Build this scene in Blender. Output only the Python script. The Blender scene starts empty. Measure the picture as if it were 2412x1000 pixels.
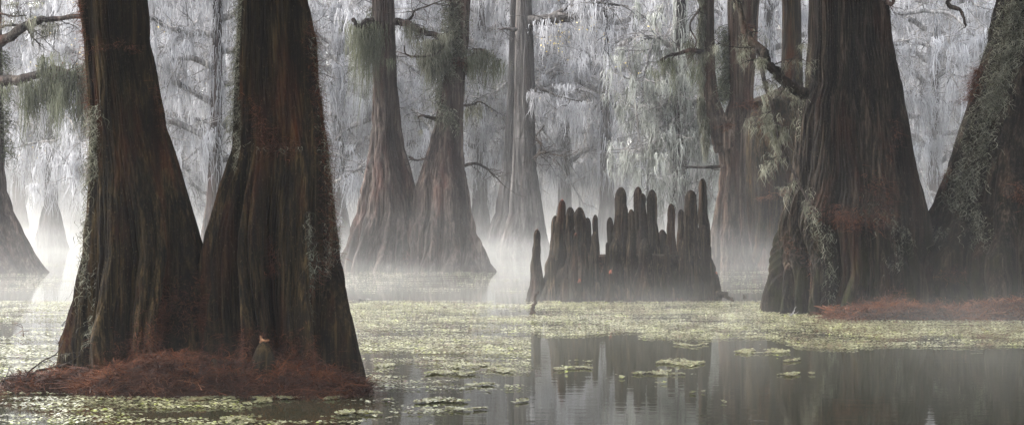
import bpy, math, random
import numpy as np
R = math.radians
F, HZ, CX, CAMH = 5062.0, 470.0, 1206.0, 1.6
SC = bpy.context.scene
COL = SC.collection
rng = np.random.default_rng(7)
random.seed(7)

def P(px, py, d):
    return np.array([(px - CX) / F * d, d, CAMH - (py - HZ) / F * d])
def proj(V):
    return CX + V[..., 0] / V[..., 1] * F, HZ + (CAMH - V[..., 2]) / V[..., 1] * F

# ------------------------------------------------------------------ objects
def tag(o, label=None, cat=None, group=None, kind=None):
    if label: o['label'] = label
    if cat: o['category'] = cat
    if group: o['group'] = group
    if kind: o['kind'] = kind
    return o
def thing(name, base, label, cat, group=None):
    o = bpy.data.objects.new(name, None); COL.objects.link(o)
    o.empty_display_size = 0.2
    o.location = base; o['_b'] = [float(x) for x in base]
    return tag(o, label, cat, group)
def root_of(o):
    while o.parent: o = o.parent
    return o
class G:
    """collects vertices, quads/tris and one random value per vertex"""
    def __init__(s): s.V, s.Q, s.T, s.A, s.n = [], [], [], [], 0
    def add(s, V, Q=None, T=None, A=None):
        V = np.asarray(V, dtype=np.float64).reshape(-1, 3)
        s.V.append(V)
        if Q is not None and len(Q): s.Q.append(np.asarray(Q).reshape(-1, 4) + s.n)
        if T is not None and len(T): s.T.append(np.asarray(T).reshape(-1, 3) + s.n)
        s.A.append(np.full(len(V), .5) if A is None else np.broadcast_to(np.asarray(A, float).reshape(-1), (len(V),)).copy())
        s.n += len(V)
    def build(s, name, mat, parent=None, smooth=True):
        V = np.concatenate(s.V) if s.V else np.zeros((0, 3))
        A = np.concatenate(s.A) if s.A else np.zeros(0)
        Q = np.concatenate(s.Q) if s.Q else np.zeros((0, 4), int)
        T = np.concatenate(s.T) if s.T else np.zeros((0, 3), int)
        r = None
        if parent is not None:
            r = root_of(parent)
            if '_b' in r: V = V - np.array(r['_b'])
        me = bpy.data.meshes.new(name)
        me.vertices.add(len(V)); me.vertices.foreach_set('co', V.astype(np.float32).ravel())
        nl = len(Q) * 4 + len(T) * 3
        me.loops.add(nl)
        me.loops.foreach_set('vertex_index', np.concatenate([Q.ravel(), T.ravel()]).astype(np.int32))
        me.polygons.add(len(Q) + len(T))
        me.polygons.foreach_set('loop_start', np.concatenate([np.arange(len(Q)) * 4, len(Q) * 4 + np.arange(len(T)) * 3]).astype(np.int32))
        me.update(calc_edges=True)
        me.polygons.foreach_set('use_smooth', np.full(len(Q) + len(T), smooth))
        at = me.attributes.new('rnd', 'FLOAT', 'POINT')
        at.data.foreach_set('value', A.astype(np.float32))
        me.materials.append(mat)
        me.update()
        o = bpy.data.objects.new(name, me); COL.objects.link(o)
        if parent is not None: o.parent = parent
        return o

# ------------------------------------------------------------------ noise
def vn(u, v, nu, nv, seed):
    """value noise, periodic in u (0..1); nu cells round, v in cells (any real)"""
    g = np.random.default_rng(seed).random((nu, nv + 2))
    x = (u % 1.0) * nu; i = np.floor(x).astype(int) % nu; fx = x - np.floor(x)
    y = np.clip(v, 0, nv - 1e-6); j = np.floor(y).astype(int); fy = y - j
    fx = fx * fx * (3 - 2 * fx); fy = fy * fy * (3 - 2 * fy)
    i2 = (i + 1) % nu
    return (g[i, j] * (1 - fx) + g[i2, j] * fx) * (1 - fy) + (g[i, j + 1] * (1 - fx) + g[i2, j + 1] * fx) * fy
def smooth1(y, k):
    if k < 2: return y
    w = np.hanning(k + 2)[1:-1]; w /= w.sum()
    return np.convolve(np.pad(y, k // 2, mode='edge'), w, 'same')[k // 2: k // 2 + len(y)]
def field2(x, y, s, seed, n=64):
    """tiling 2-d value noise at cell size s"""
    g = np.random.default_rng(seed).random((n, n))
    X, Y = x / s, y / s
    i = np.floor(X).astype(int); j = np.floor(Y).astype(int); fx, fy = X - i, Y - j
    fx = fx * fx * (3 - 2 * fx); fy = fy * fy * (3 - 2 * fy)
    a, b, c, d = g[i % n, j % n], g[(i + 1) % n, j % n], g[i % n, (j + 1) % n], g[(i + 1) % n, (j + 1) % n]
    return (a * (1 - fx) + b * fx) * (1 - fy) + (c * (1 - fx) + d * fx) * fy

# ------------------------------------------------------------------ materials
def mat_new(name):
    m = bpy.data.materials.new(name); m.use_nodes = True
    nt = m.node_tree; nt.nodes.clear()
    out = nt.nodes.new('ShaderNodeOutputMaterial')
    return m, nt, out
def N(nt, typ, **k):
    n = nt.nodes.new(typ)
    for a, v in k.items():
        if a in n.inputs: n.inputs[a].default_value = v
        else: setattr(n, a, v)
    return n
def ramp(nt, src, stops):
    r = nt.nodes.new('ShaderNodeValToRGB'); e = r.color_ramp.elements
    while len(e) < len(stops): e.new(.5)
    for i, (p, c) in enumerate(stops):
        e[i].position = p; e[i].color = (*c, 1) if len(c) == 3 else c
    nt.links.new(src, r.inputs[0]); return r
def noise(nt, scale3, scale=1, detail=4, rough=.6, loc=(0, 0, 0)):
    tc = nt.nodes.new('ShaderNodeTexCoord')
    mp = N(nt, 'ShaderNodeMapping'); mp.inputs['Scale'].default_value = scale3; mp.inputs['Location'].default_value = loc
    nt.links.new(tc.outputs['Object'], mp.inputs[0])
    n = N(nt, 'ShaderNodeTexNoise'); n.inputs['Scale'].default_value = scale; n.inputs['Detail'].default_value = detail; n.inputs['Roughness'].default_value = rough
    nt.links.new(mp.outputs[0], n.inputs['Vector']); return n.outputs['Fac']
def mix(nt, fac, a, b):
    m = nt.nodes.new('ShaderNodeMix'); m.data_type = 'RGBA'
    for v, i in ((fac, 0), (a, 6), (b, 7)):
        if hasattr(v, 'links') or hasattr(v, 'is_linked'): nt.links.new(v, m.inputs[i])
        else: m.inputs[i].default_value = v if i == 0 else (*v, 1)
    return m.outputs[2]
def bark(name, dark, mid, light, red, redamt=.5, green=None, fine=26., bump=1., wet=.0):
    m, nt, out = mat_new(name)
    b = N(nt, 'ShaderNodeBsdfPrincipled'); b.inputs['Roughness'].default_value = .85 - wet; b.inputs['Specular IOR Level'].default_value = .08
    n1 = noise(nt, (fine * 1.5, fine * 1.5, fine * .05), 1, 6, .7)
    c = ramp(nt, n1, [(.36, dark), (.5, mid), (.64, light)]).outputs[0]
    n2 = noise(nt, (3.2, 3.2, .7), 1, 4, .65, (4, 1, 2))
    r = ramp(nt, n2, [(.5, (0, 0, 0)), (.68, (redamt,) * 3)])
    c = mix(nt, r.outputs[0], c, red)
    n6 = ramp(nt, noise(nt, (fine * .28, fine * .28, fine * .018), 1, 3, .55, (3, 8, 1)), [(.36, (.32, .32, .32)), (.5, (.85, .82, .8)), (.66, (1.7, 1.6, 1.5))])  # dark and light columns in the colour stand in for groove shading
    ml = nt.nodes.new('ShaderNodeMix'); ml.data_type = 'RGBA'; ml.blend_type = 'MULTIPLY'; ml.inputs[0].default_value = 1
    nt.links.new(c, ml.inputs[6]); nt.links.new(n6.outputs[0], ml.inputs[7]); c = ml.outputs[2]
    n4 = noise(nt, (60, 60, 40), 1, 3, .6, (1, 7, 3))
    s = ramp(nt, n4, [(.6, (0, 0, 0)), (.72, (.45,) * 3)])
    c = mix(nt, s.outputs[0], c, tuple(min(1, x * 2.0 + .02) for x in light))
    if green:
        geo = nt.nodes.new('ShaderNodeNewGeometry'); sx = nt.nodes.new('ShaderNodeSeparateXYZ'); nt.links.new(geo.outputs['Position'], sx.inputs[0])
        mr = N(nt, 'ShaderNodeMapRange'); mr.inputs['From Min'].default_value = 1.6; mr.inputs['From Max'].default_value = 0.1
        nt.links.new(sx.outputs[2], mr.inputs[0])
        n3 = ramp(nt, noise(nt, (6, 6, 1.2), 1, 4, .6, (9, 2, 5)), [(.48, (0, 0, 0)), (.62, (.8,) * 3)])
        mm = N(nt, 'ShaderNodeMath', operation='MULTIPLY'); nt.links.new(mr.outputs[0], mm.inputs[0]); nt.links.new(n3.outputs[0], mm.inputs[1])
        c = mix(nt, mm.outputs[0], c, green)
    nt.links.new(c, b.inputs['Base Color'])
    bp = N(nt, 'ShaderNodeBump'); bp.inputs['Strength'].default_value = bump; bp.inputs['Distance'].default_value = .6 / fine
    n5 = noise(nt, (fine * 1.7, fine * 1.7, fine * .07), 1, 6, .75)
    nt.links.new(n5, bp.inputs['Height']); nt.links.new(bp.outputs[0], b.inputs['Normal'])
    nt.links.new(b.outputs[0], out.inputs[0]); return m
def strand_mat(name, c0, c1, c2, transl=.4, rough=.7, spec=.3):
    """hair-like plant fibre, colour by strand"""
    m, nt, out = mat_new(name)
    at = N(nt, 'ShaderNodeAttribute'); at.attribute_name = 'rnd'
    c = ramp(nt, at.outputs['Fac'], [(0, c0), (.5, c1), (1, c2)]).outputs[0]
    b = N(nt, 'ShaderNodeBsdfPrincipled'); b.inputs['Roughness'].default_value = rough; b.inputs['Specular IOR Level'].default_value = spec
    nt.links.new(c, b.inputs['Base Color'])
    t = N(nt, 'ShaderNodeBsdfTranslucent'); nt.links.new(c, t.inputs[0])
    mx = N(nt, 'ShaderNodeMixShader'); mx.inputs[0].default_value = transl
    nt.links.new(b.outputs[0], mx.inputs[1]); nt.links.new(t.outputs[0], mx.inputs[2]); nt.links.new(mx.outputs[0], out.inputs[0])
    return m

M = {}
M['bark_near'] = bark('dark_cypress_bark', (.002, .0015, .0008), (.011, .0080, .0038), (.050, .036, .017), (.038, .0115, .004), .8, None, 24)
M['bark_big'] = bark('grey_brown_cypress_bark', (.002, .0016, .0012), (.0095, .0078, .0055), (.044, .035, .026), (.026, .010, .005), .6, (.016, .018, .005), 17)
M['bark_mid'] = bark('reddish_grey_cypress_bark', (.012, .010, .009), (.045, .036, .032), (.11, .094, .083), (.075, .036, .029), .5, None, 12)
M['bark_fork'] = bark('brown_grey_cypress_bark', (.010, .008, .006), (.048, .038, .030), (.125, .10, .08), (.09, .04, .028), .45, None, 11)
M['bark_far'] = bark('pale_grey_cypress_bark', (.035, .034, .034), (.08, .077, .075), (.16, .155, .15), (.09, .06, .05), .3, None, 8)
M['bark_knee'] = bark('dark_knee_bark', (.002, .0015, .001), (.013, .010, .007), (.070, .053, .037), (.030, .009, .005), .5, (.014, .013, .005), 15)
M['bark_root'] = bark('root_bark', (.006, .005, .004), (.030, .024, .019), (.085, .070, .056), (.06, .022, .012), .5, None, 24)
M['bark_tip'] = bark('reddish_knee_tip', (.08, .03, .02), (.22, .09, .06), (.35, .16, .11), (.3, .08, .05), .5, None, 30)
M['wood_cut'] = bark('pale_cut_wood', (.08, .04, .022), (.18, .095, .055), (.30, .17, .10), (.18, .07, .035), .3, None, 30)
M['twig'] = bark('dark_twig_bark', (.012, .010, .009), (.035, .030, .026), (.09, .08, .07), (.07, .025, .015), .4, None, 14)
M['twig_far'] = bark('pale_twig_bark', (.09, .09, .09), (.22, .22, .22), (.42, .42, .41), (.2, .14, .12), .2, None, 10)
M['moss'] = strand_mat('spanish_moss', (.025, .026, .016), (.10, .10, .07), (.28, .275, .21), .4)
M['moss_dark'] = strand_mat('dark_spanish_moss', (.02, .022, .012), (.075, .08, .048), (.19, .195, .135), .35)
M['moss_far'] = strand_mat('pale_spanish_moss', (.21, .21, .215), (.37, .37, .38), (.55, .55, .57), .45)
M['needles'] = strand_mat('rust_cypress_needles', (.020, .007, .003), (.070, .023, .010), (.17, .062, .026), .3)
M['moss_green'] = strand_mat('grey_green_moss', (.12, .125, .11), (.27, .28, .25), (.48, .49, .45), .4)
M['leaf_gold'] = strand_mat('golden_leaves', (.7, .5, .15), (.8, .65, .25), (.9, .8, .45), .6)
M['foliage'] = strand_mat('rust_green_cypress_foliage', (.04, .045, .015), (.10, .07, .02), (.16, .07, .03), .4)

# ------------------------------------------------------------------ trunks
class Trunk:
    """fluted cypress trunk that follows rows (py, left px, right px) seen at distance d"""
    def __init__(s, rows, d, ztop, seed, nth=300, nz=200, flare=9, amp=.16, ridge=.007, rsp=.03, lean_top=0., wob=.02, zflare=1.6, tapertop=.6, sqy=1.):
        s.sqy = sqy
        rows = sorted(rows); py = np.array([r[0] for r in rows], float)
        zs = CAMH - (py - HZ) / F * d
        xc = ((np.array([r[1] for r in rows]) + np.array([r[2] for r in rows])) / 2 - CX) / F * d
        rr = (np.array([r[2] for r in rows]) - np.array([r[1] for r in rows])) / 2 / F * d
        zs, xc, rr = zs[::-1], xc[::-1], rr[::-1]          # rising z
        zlast = zs[-1]
        s.z = np.linspace(-.35, ztop, 900)
        s.xc = np.interp(s.z, zs, xc); s.r = np.interp(s.z, zs, rr)
        k = max(3, int(.16 * 900 / (ztop + .35)) )
        up = s.z > zlast
        s.xc = s.xc + np.where(up, lean_top * (s.z - zlast), 0)
        s.r = np.where(up, rr[-1] * (1 - (1 - tapertop) * (s.z - zlast) / max(.1, ztop - zlast)), s.r)
        below = s.z < zs[0]
        s.r = np.where(below, rr[0] * (1 + .15 * (zs[0] - s.z)), s.r)
        s.xc, s.r = smooth1(s.xc, k), smooth1(s.r, k)
        s.d, s.seed, s.ztop, s.flare, s.amp, s.ridge, s.rsp, s.nth, s.nz, s.wob, s.zf = d, seed, ztop, flare, amp, ridge, rsp, nth, nz, wob, zflare
        s.rnd = np.random.default_rng(seed)
        s.rmin = s.r[np.argmin(np.abs(s.z - zlast * .9))]
        s.fit()
    def fit(s):
        L0, R0 = s.xc - s.r, s.xc + s.r
        zs = s.z[::6]; th = np.linspace(0, 2 * np.pi, 240, endpoint=False)
        for _ in range(3):
            T, Z = np.meshgrid(th, zs); V, _h = s.surf(T, Z)
            lo = np.interp(s.z, zs, smooth1(V[..., 0].min(1), 9)); hi = np.interp(s.z, zs, smooth1(V[..., 0].max(1), 9))
            s.r = s.r * (R0 - L0) / (hi - lo); s.xc = s.xc + ((L0 + R0) - (lo + hi)) / 2
    def surf(s, th, z):
        u = th / (2 * np.pi); sd = s.seed * 31
        Rz = np.interp(z, s.z, s.r); xc = np.interp(z, s.z, s.xc)
        zz = (z + .35)
        low = np.clip(1 - z / s.zf, 0, 1) ** 1.2
        w = (vn(u, zz * .5, 7, 40, sd + 1) - .5) * .07 + (vn(u, zz * 1.2, 5, 60, sd + 2) - .5) * .035
        ph = (u + w) * s.flare
        # rounded lobes with sharp grooves, each lobe with a strength of its own
        lob = np.abs(np.sin(np.pi * ph)) ** .8
        st = .55 + .9 * vn(u + w, zz * .15, s.flare, 10, sd + 3)
        a = s.amp * (.22 + 1.25 * low) * st
        ph2 = (u + w * 1.6 + .13) * s.flare * 2.6
        lob2 = np.abs(np.sin(np.pi * np.round(s.flare * 2.6) / (s.flare * 2.6) * ph2)) ** .8
        r = Rz * (1.03 - a * (1 - lob) - a * .38 * (1 - lob2))
        r = r + Rz * s.wob * (vn(u, zz * 2.2, 9, 80, sd + 4) - .5) * 2 + Rz * s.wob * .35 * (vn(u, zz * 6, 17, 120, sd + 9) - .5)
        # long strips of bark
        K = max(12, int(2 * np.pi * s.rmin / s.rsp))
        ww = (vn(u, zz * 1.7, K // 3, 80, sd + 5) - .5) * 1.5 + (vn(u, zz * .6, 11, 40, sd + 6) - .5) * 5
        rd = np.abs(np.sin(np.pi * (u * K + ww))) ** .7
        ww2 = (vn(u, zz * 2.6, K // 2, 90, sd + 7) - .5) * 1.6
        rd2 = np.abs(np.sin(np.pi * (u * int(K * 1.7) + ww2 + ww))) ** .8
        msk = vn(u, zz * 3., K // 2, 90, sd + 8)
        hgt = (rd * (.5 + .8 * msk) + .5 * rd2 * (1 - .6 * msk))
        r = r + s.ridge * (hgt - 1.0) * (.8 + .5 * low)
        x = xc + r * np.cos(th); y = s.d + s.sqy * r * np.sin(th)
        return np.stack([x, y, np.broadcast_to(z, x.shape)], -1), hgt
    def mesh(s, g=None):
        g = g or G()
        th = np.linspace(0, 2 * np.pi, s.nth, endpoint=False)
        # finer sampling at the visible height
        z = np.linspace(0, 1, s.nz) ** 1.0
        ztopv = CAMH + (HZ + 70) / F * s.d
        if s.ztop > ztopv:
            nv = int(s.nz * .8); z = np.concatenate([np.linspace(-.35, ztopv, nv), np.linspace(ztopv, s.ztop, s.nz - nv + 1)[1:]])
        else: z = np.linspace(-.35, s.ztop, s.nz)
        T, Z = np.meshgrid(th, z)
        V, h = s.surf(T, Z)
        i = np.arange(len(z) - 1)[:, None]; j = np.arange(s.nth)[None, :]; j2 = (j + 1) % s.nth
        Q = np.stack([i * s.nth + j, i * s.nth + j2, (i + 1) * s.nth + j2, (i + 1) * s.nth + j], -1)
        g.add(V, Q, A=np.clip(h, 0, 1.5).ravel() / 1.5)
        top = V[-1]; c = top.mean(0)
        g.add(np.vstack([top, c + [0, 0, .05]]), T=np.stack([np.arange(s.nth), (np.arange(s.nth) + 1) % s.nth, np.full(s.nth, s.nth)], -1))
        return g
    def samples(s, path, wpx, n, back=False):
        """points on the camera side near a pixel path [(px,py,width)] -> points, outward normals"""
        path = np.array(path, float)
        t = s.rnd.random(n) * (len(path) - 1); i = np.minimum(t.astype(int), len(path) - 2); f = t - i
        px = path[i, 0] * (1 - f) + path[i + 1, 0] * f + s.rnd.normal(0, wpx, n) * .5
        py = path[i, 1] * (1 - f) + path[i + 1, 1] * f + s.rnd.normal(0, wpx, n) * .5
        x = (px - CX) / F * s.d; z = np.maximum(CAMH - (py - HZ) / F * s.d, .03)
        xc = np.interp(z, s.z, s.xc); r = np.interp(z, s.z, s.r)
        c = np.clip((x - xc) / r, -.995, .995)
        th = -np.arccos(c)
        V, _ = s.surf(th, z)
        nrm = np.stack([np.cos(th), np.sin(th), np.zeros(n)], -1)
        return V, nrm

# ------------------------------------------------------------------ strands
def ribbons(g, A, D, L, W, seg=5, curl=.0, curlf=6., sway=.1, gravity=1., rr=rng, val=None, taper=True):
    """N ribbons from anchors A; D initial direction (N,3); hang down by gravity; curly if curl>0"""
    n = len(A)
    if n == 0: return
    L = np.broadcast_to(L, (n,)); W = np.broadcast_to(W, (n,))
    t = np.linspace(0, 1, seg + 1)[None, :, None]
    dn = np.array([0, 0, -1.])
    mixf = np.clip(t * 3 * gravity, 0, 1)
    base = np.cumsum(np.concatenate([np.zeros((n, 1, 3)), (D[:, None, :] * (1 - mixf[:, 1:]) + dn * mixf[:, 1:] * gravity)], 1), 1) / seg * L[:, None, None]
    ph = rr.random((n, 1, 3)) * 6.28; fr = curlf * (.6 + .8 * rr.random((n, 1, 3)))
    amp = (curl * (.5 + rr.random((n, 1, 1)))) * np.minimum(1, t * 3)
    off = amp * np.sin(fr * t * L[:, None, None] + ph) * np.array([1, 1, .45])
    sw = rr.normal(0, 1, (n, 1, 3)) * np.array([1, 1, .1]) * sway * L[:, None, None] * t ** 1.6
    C = A[:, None, :] + base + off + sw
    a = rr.random(n) * np.pi
    wd = np.stack([np.cos(a), np.sin(a), rr.normal(0, .25, n)], -1)[:, None, :]
    wt = (1 - .85 * t ** 1.5) if taper else np.ones_like(t)
    w = W[:, None, None] * wt * .5
    V = np.stack([C - wd * w, C + wd * w], 2)     # n, seg+1, 2, 3
    m = (seg + 1) * 2
    b = (np.arange(n) * m)[:, None, None]; k = np.arange(seg)[None, :, None] * 2
    Q = b + k + np.array([0, 1, 3, 2])[None, None, :]
    v = rr.random(n) if val is None else np.broadcast_to(val, (n,))
    g.add(V.reshape(-1, 3), Q.reshape(-1, 4), A=np.repeat(v, m))
def rdir(n, up=.3, rr=rng):
    d = rr.normal(0, 1, (n, 3)); d /= np.linalg.norm(d, axis=1)[:, None]; d[:, 2] *= up
    return d
def tube(g, pts, rad, ns=7, rough=.08, rr=rng, cap=True):
    pts = np.asarray(pts, float); rad = np.asarray(rad, float)
    n = len(pts)
    tn = np.gradient(pts, axis=0); tn /= np.linalg.norm(tn, axis=1)[:, None] + 1e-9
    ref = np.array([0.13, .21, .97]) if abs(tn[:, 2]).mean() < .8 else np.array([0., 1., .1])
    s = np.cross(tn, ref); s /= np.linalg.norm(s, axis=1)[:, None] + 1e-9
    u = np.cross(s, tn)
    a = np.arange(ns) / ns * 2 * np.pi
    rv = rad[:, None] * (1 + rr.normal(0, rough, (n, ns)))
    V = pts[:, None, :] + rv[..., None] * (np.cos(a)[None, :, None] * s[:, None, :] + np.sin(a)[None, :, None] * u[:, None, :])
    i = np.arange(n - 1)[:, None]; j = np.arange(ns)[None, :]
    Q = np.stack([i * ns + j, i * ns + (j + 1) % ns, (i + 1) * ns + (j + 1) % ns, (i + 1) * ns + j], -1).reshape(-1, 4)
    T = None
    V = V.reshape(-1, 3)
    if cap:
        V = np.vstack([V, pts[-1] + tn[-1] * rad[-1] * .6]); jj = np.arange(ns)
        T = np.stack([(n - 1) * ns + jj, (n - 1) * ns + (jj + 1) % ns, np.full(ns, len(V) - 1)], -1)
    g.add(V, Q, T, A=rr.random())
def curve(ctrl, n=14, jit=.0, rr=rng):
    """Catmull-Rom through control points"""
    c = np.asarray(ctrl, float); c = np.vstack([2 * c[0] - c[1], c, 2 * c[-1] - c[-2]])
    out = []
    ns = len(c) - 3; per = max(2, n // ns)
    for k in range(ns):
        t = np.linspace(0, 1, per, endpoint=(k == ns - 1))[:, None]
        p0, p1, p2, p3 = c[k:k + 4]
        out.append(.5 * ((2 * p1) + (-p0 + p2) * t + (2 * p0 - 5 * p1 + 4 * p2 - p3) * t ** 2 + (-p0 + 3 * p1 - 3 * p2 + p3) * t ** 3))
    out = np.concatenate(out)
    if jit: out[1:] += rr.normal(0, jit, out[1:].shape)
    return out
def twigs(g, pts, n, L, r, rr=rng, depth=1, spread=1., flat=.45):
    """side twigs off a limb, recursively; returns tips and mid points for moss"""
    anchors = []
    for _ in range(n):
        k = rr.integers(1, len(pts)); p = pts[k]
        tn = pts[k] - pts[k - 1]; tn = tn / (np.linalg.norm(tn) + 1e-9)
        d = tn * .55 + rr.normal(0, 1, 3) * np.array([spread, spread, flat]); d /= np.linalg.norm(d)
        l = L * (.5 + .8 * rr.random()); m = 6
        q = [p]
        for i in range(m):
            d = d + rr.normal(0, .22, 3); d[2] += -.05 + .03 * i * (rr.random() - .4); d /= np.linalg.norm(d)
            q.append(q[-1] + d * l / m)
        q = np.array(q)
        tube(g, q, np.linspace(r, r * .25, m + 1), 4, .1, rr)
        anchors.append(q[1:])
        if depth > 0: anchors.append(twigs(g, q, 3, L * .5, r * .5, rr, depth - 1, spread, flat))
    return np.concatenate(anchors) if anchors else np.zeros((0, 3))
def moss_on(g, pts, nclump, per, L, W, sp=.12, seg=5, curl=.01, curlf=9., sway=.06, rr=rng, span=None):
    """pendants of moss hung from points along a limb: longest strands in the middle"""
    if len(pts) == 0: return
    for _ in range(nclump):
        c = pts[rr.integers(0, len(pts))]
        n = int(per * (.5 + rr.random()))
        l = L * (.35 + 1.1 * rr.random() ** 1.6)
        s = sp * (.5 + rr.random())
        u = rr.normal(0, 1, (n, 2))
        A = c + np.stack([u[:, 0] * s, u[:, 1] * s, -rr.random(n) * .30 * l], -1)
        ln = l * np.exp(-.5 * (u[:, 0] ** 2 + u[:, 1] ** 2) * .9) * (.35 + .75 * rr.random(n))
        v = np.clip(rr.normal(rr.random() * .7 + .15, .18, n), 0, 1)
        ribbons(g, A, rdir(n, .2, rr) * .3, ln, W * (.6 + .8 * rr.random(n)), seg, curl, curlf, sway, 1., rr, val=v)

def shade_crown(parent, cx, cy, z0, z1, rad, n, mat, seed, L=.5, W=.05):  # unseen crowns overhead, made wide and dense to shade the near trunks and water
    """feathery sprays through the crown's volume on limbs"""
    rr = np.random.default_rng(seed); g = G(); gb = G()
    for k in range(24):
        a = k * 2.4 + rr.random(); zz = z0 + (z1 - z0) * rr.random(); q = rad * (.45 + .55 * rr.random())
        e = np.array([cx + math.cos(a) * q, cy + math.sin(a) * q, zz + .6])
        p = curve([[cx, cy, zz - .4], [(cx + e[0]) / 2, (cy + e[1]) / 2, zz + .5], e], 9, .05, rr)
        tube(gb, p, np.linspace(.09, .02, len(p)), 6, .1, rr)
        m = n // 24
        A = p[rr.integers(2, len(p), m)] + rr.normal(0, 1, (m, 3)) * [.7, .7, .35]
        ribbons(g, A, rdir(m, .5, rr), L * (.5 + rr.random(m)), W, 3, .02, 5, .2, .35, rr)
    b = gb.build('branch', M['twig'], parent)
    return g.build('shade_crown', mat, parent)

exec_blocks = []
# =================================================================== near pair on the left
def patch(parent, tr, path, w, n, kind, L, Wd, name=None, curl=.012, out=.02, seg=7, mat=None, sway=.12, grav=.9):
    g = G(); V, nr = tr.samples(path, w, n)
    rr = tr.rnd
    A = V + nr * (rr.random((n, 1)) * out)
    D = nr * .7 + rdir(n, .6, rr)
    ln = L * (.3 + .9 * rr.random(n) ** 1.5)
    v = None
    if kind == 'needles':
        ribbons(g, A, D, ln, Wd, seg, curl * .7, 30, .35, grav * .35, rr)
    else:
        ribbons(g, A[::2], D[::2], ln[::2] * 1.15, Wd * 1.7, seg + 4, curl * 1.7, 40, sway * 2, grav * .7, rr)
    return g.build(name or ('rusty_needles' if kind == 'needles' else 'hanging_moss'), mat or M['needles' if kind == 'needles' else 'moss'], parent)

# tree A
dA = 18.5
A_rows = [(0, 190, 345), (100, 200, 353), (200, 208, 372), (300, 213, 393), (400, 214, 424), (500, 208, 453), (600, 198, 480), (700, 178, 500), (800, 152, 515), (870, 143, 520), (915, 139, 525)]
trA = Trunk(A_rows, dA, 9, 3, nth=640, nz=420, flare=8, amp=.44, ridge=.026, rsp=.028, lean_top=-.03)
tA = thing('cypress_tree', P(330, 900, dA) * [1, 1, 0], 'dark brown fluted cypress edged with grey moss, the leaning left one of the near pair', 'tree', 'near cypress pair')
trA.mesh().build('trunk', M['bark_near'], tA)
patch(tA, trA, [(222, 260), (232, 350), (215, 430), (210, 560), (208, 700), (212, 800)], 14, 1500, 'moss', .16, .004)
patch(tA, trA, [(245, 240), (236, 330), (226, 420)], 16, 500, 'moss', .18, .004)
patch(tA, trA, [(198, 0), (202, 60), (208, 150), (215, 300), (216, 420)], 12, 1500, 'needles', .12, .004)
patch(tA, trA, [(368, 200), (378, 260), (388, 300)], 12, 260, 'needles', .10, .004)
patch(tA, trA, [(225, 120), (300, 110), (340, 120)], 14, 200, 'needles', .10, .004)
shade_crown(tA, -3.6, dA, 6.0, 9.0, 6.5, 9000, M['foliage'], 11, .9, .13)

patch(tA, trA, [(280, 850), (380, 810), (440, 750), (460, 690)], 50, 4200, 'needles', .13, .0045)
# tree B
dB = 18.35
B_rows = [(0, 560, 728), (100, 556, 745), (200, 552, 752), (300, 550, 765), (350, 545, 772), (400, 531, 778), (450, 515, 784), (500, 501, 790), (550, 488, 796), (600, 478, 803), (700, 466, 822), (800, 452, 846), (870, 440, 862), (920, 430, 870)]
trB = Trunk(B_rows, dB, 9, 5, nth=700, nz=420, flare=9, amp=.54, ridge=.026, rsp=.028, zflare=2.0)
tB = thing('cypress_tree', P(650, 900, dB) * [1, 1, 0], 'dark brown deeply fluted cypress, rusty needles down its side, right one of the near pair', 'tree', 'near cypress pair')
trB.mesh().build('trunk', M['bark_near'], tB)
patch(tB, trB, [(566, 0), (565, 80), (560, 170), (556, 260), (562, 350)], 13, 1500, 'moss', .15, .004)
patch(tB, trB, [(735, 60), (745, 200), (762, 300), (775, 400), (785, 500), (790, 600), (770, 690)], 18, 3800, 'needles', .12, .004)
patch(tB, trB, [(738, 80), (765, 320), (778, 420), (792, 560), (785, 640)], 14, 1400, 'moss', .11, .004)
patch(tB, trB, [(590, 240), (640, 300), (650, 345), (700, 350)], 26, 700, 'needles', .13, .004)
patch(tB, trB, [(590, 338), (625, 352), (650, 345), (690, 356), (715, 346)], 7, 70, 'moss', .09, .004)
patch(tB, trB, [(655, 560), (665, 620), (650, 640)], 20, 420, 'needles', .12, .004)
patch(tB, trB, [(735, 500), (745, 600), (760, 680), (770, 740)], 9, 500, 'moss', .14, .004)
patch(tB, trB, [(560, 340), (565, 400)], 10, 160, 'moss', .10, .004)
patch(tB, trB, [(500, 820), (600, 810), (700, 810), (820, 860)], 46, 5000, 'needles', .13, .0045)
patch(tB, trB, [(470, 640), (480, 700), (500, 760)], 26, 800, 'needles', .12, .0045)
shade_crown(tB, -1.5, dB, 6.0, 9.0, 6.5, 9000, M['foliage'], 12, .9, .13)

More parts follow.
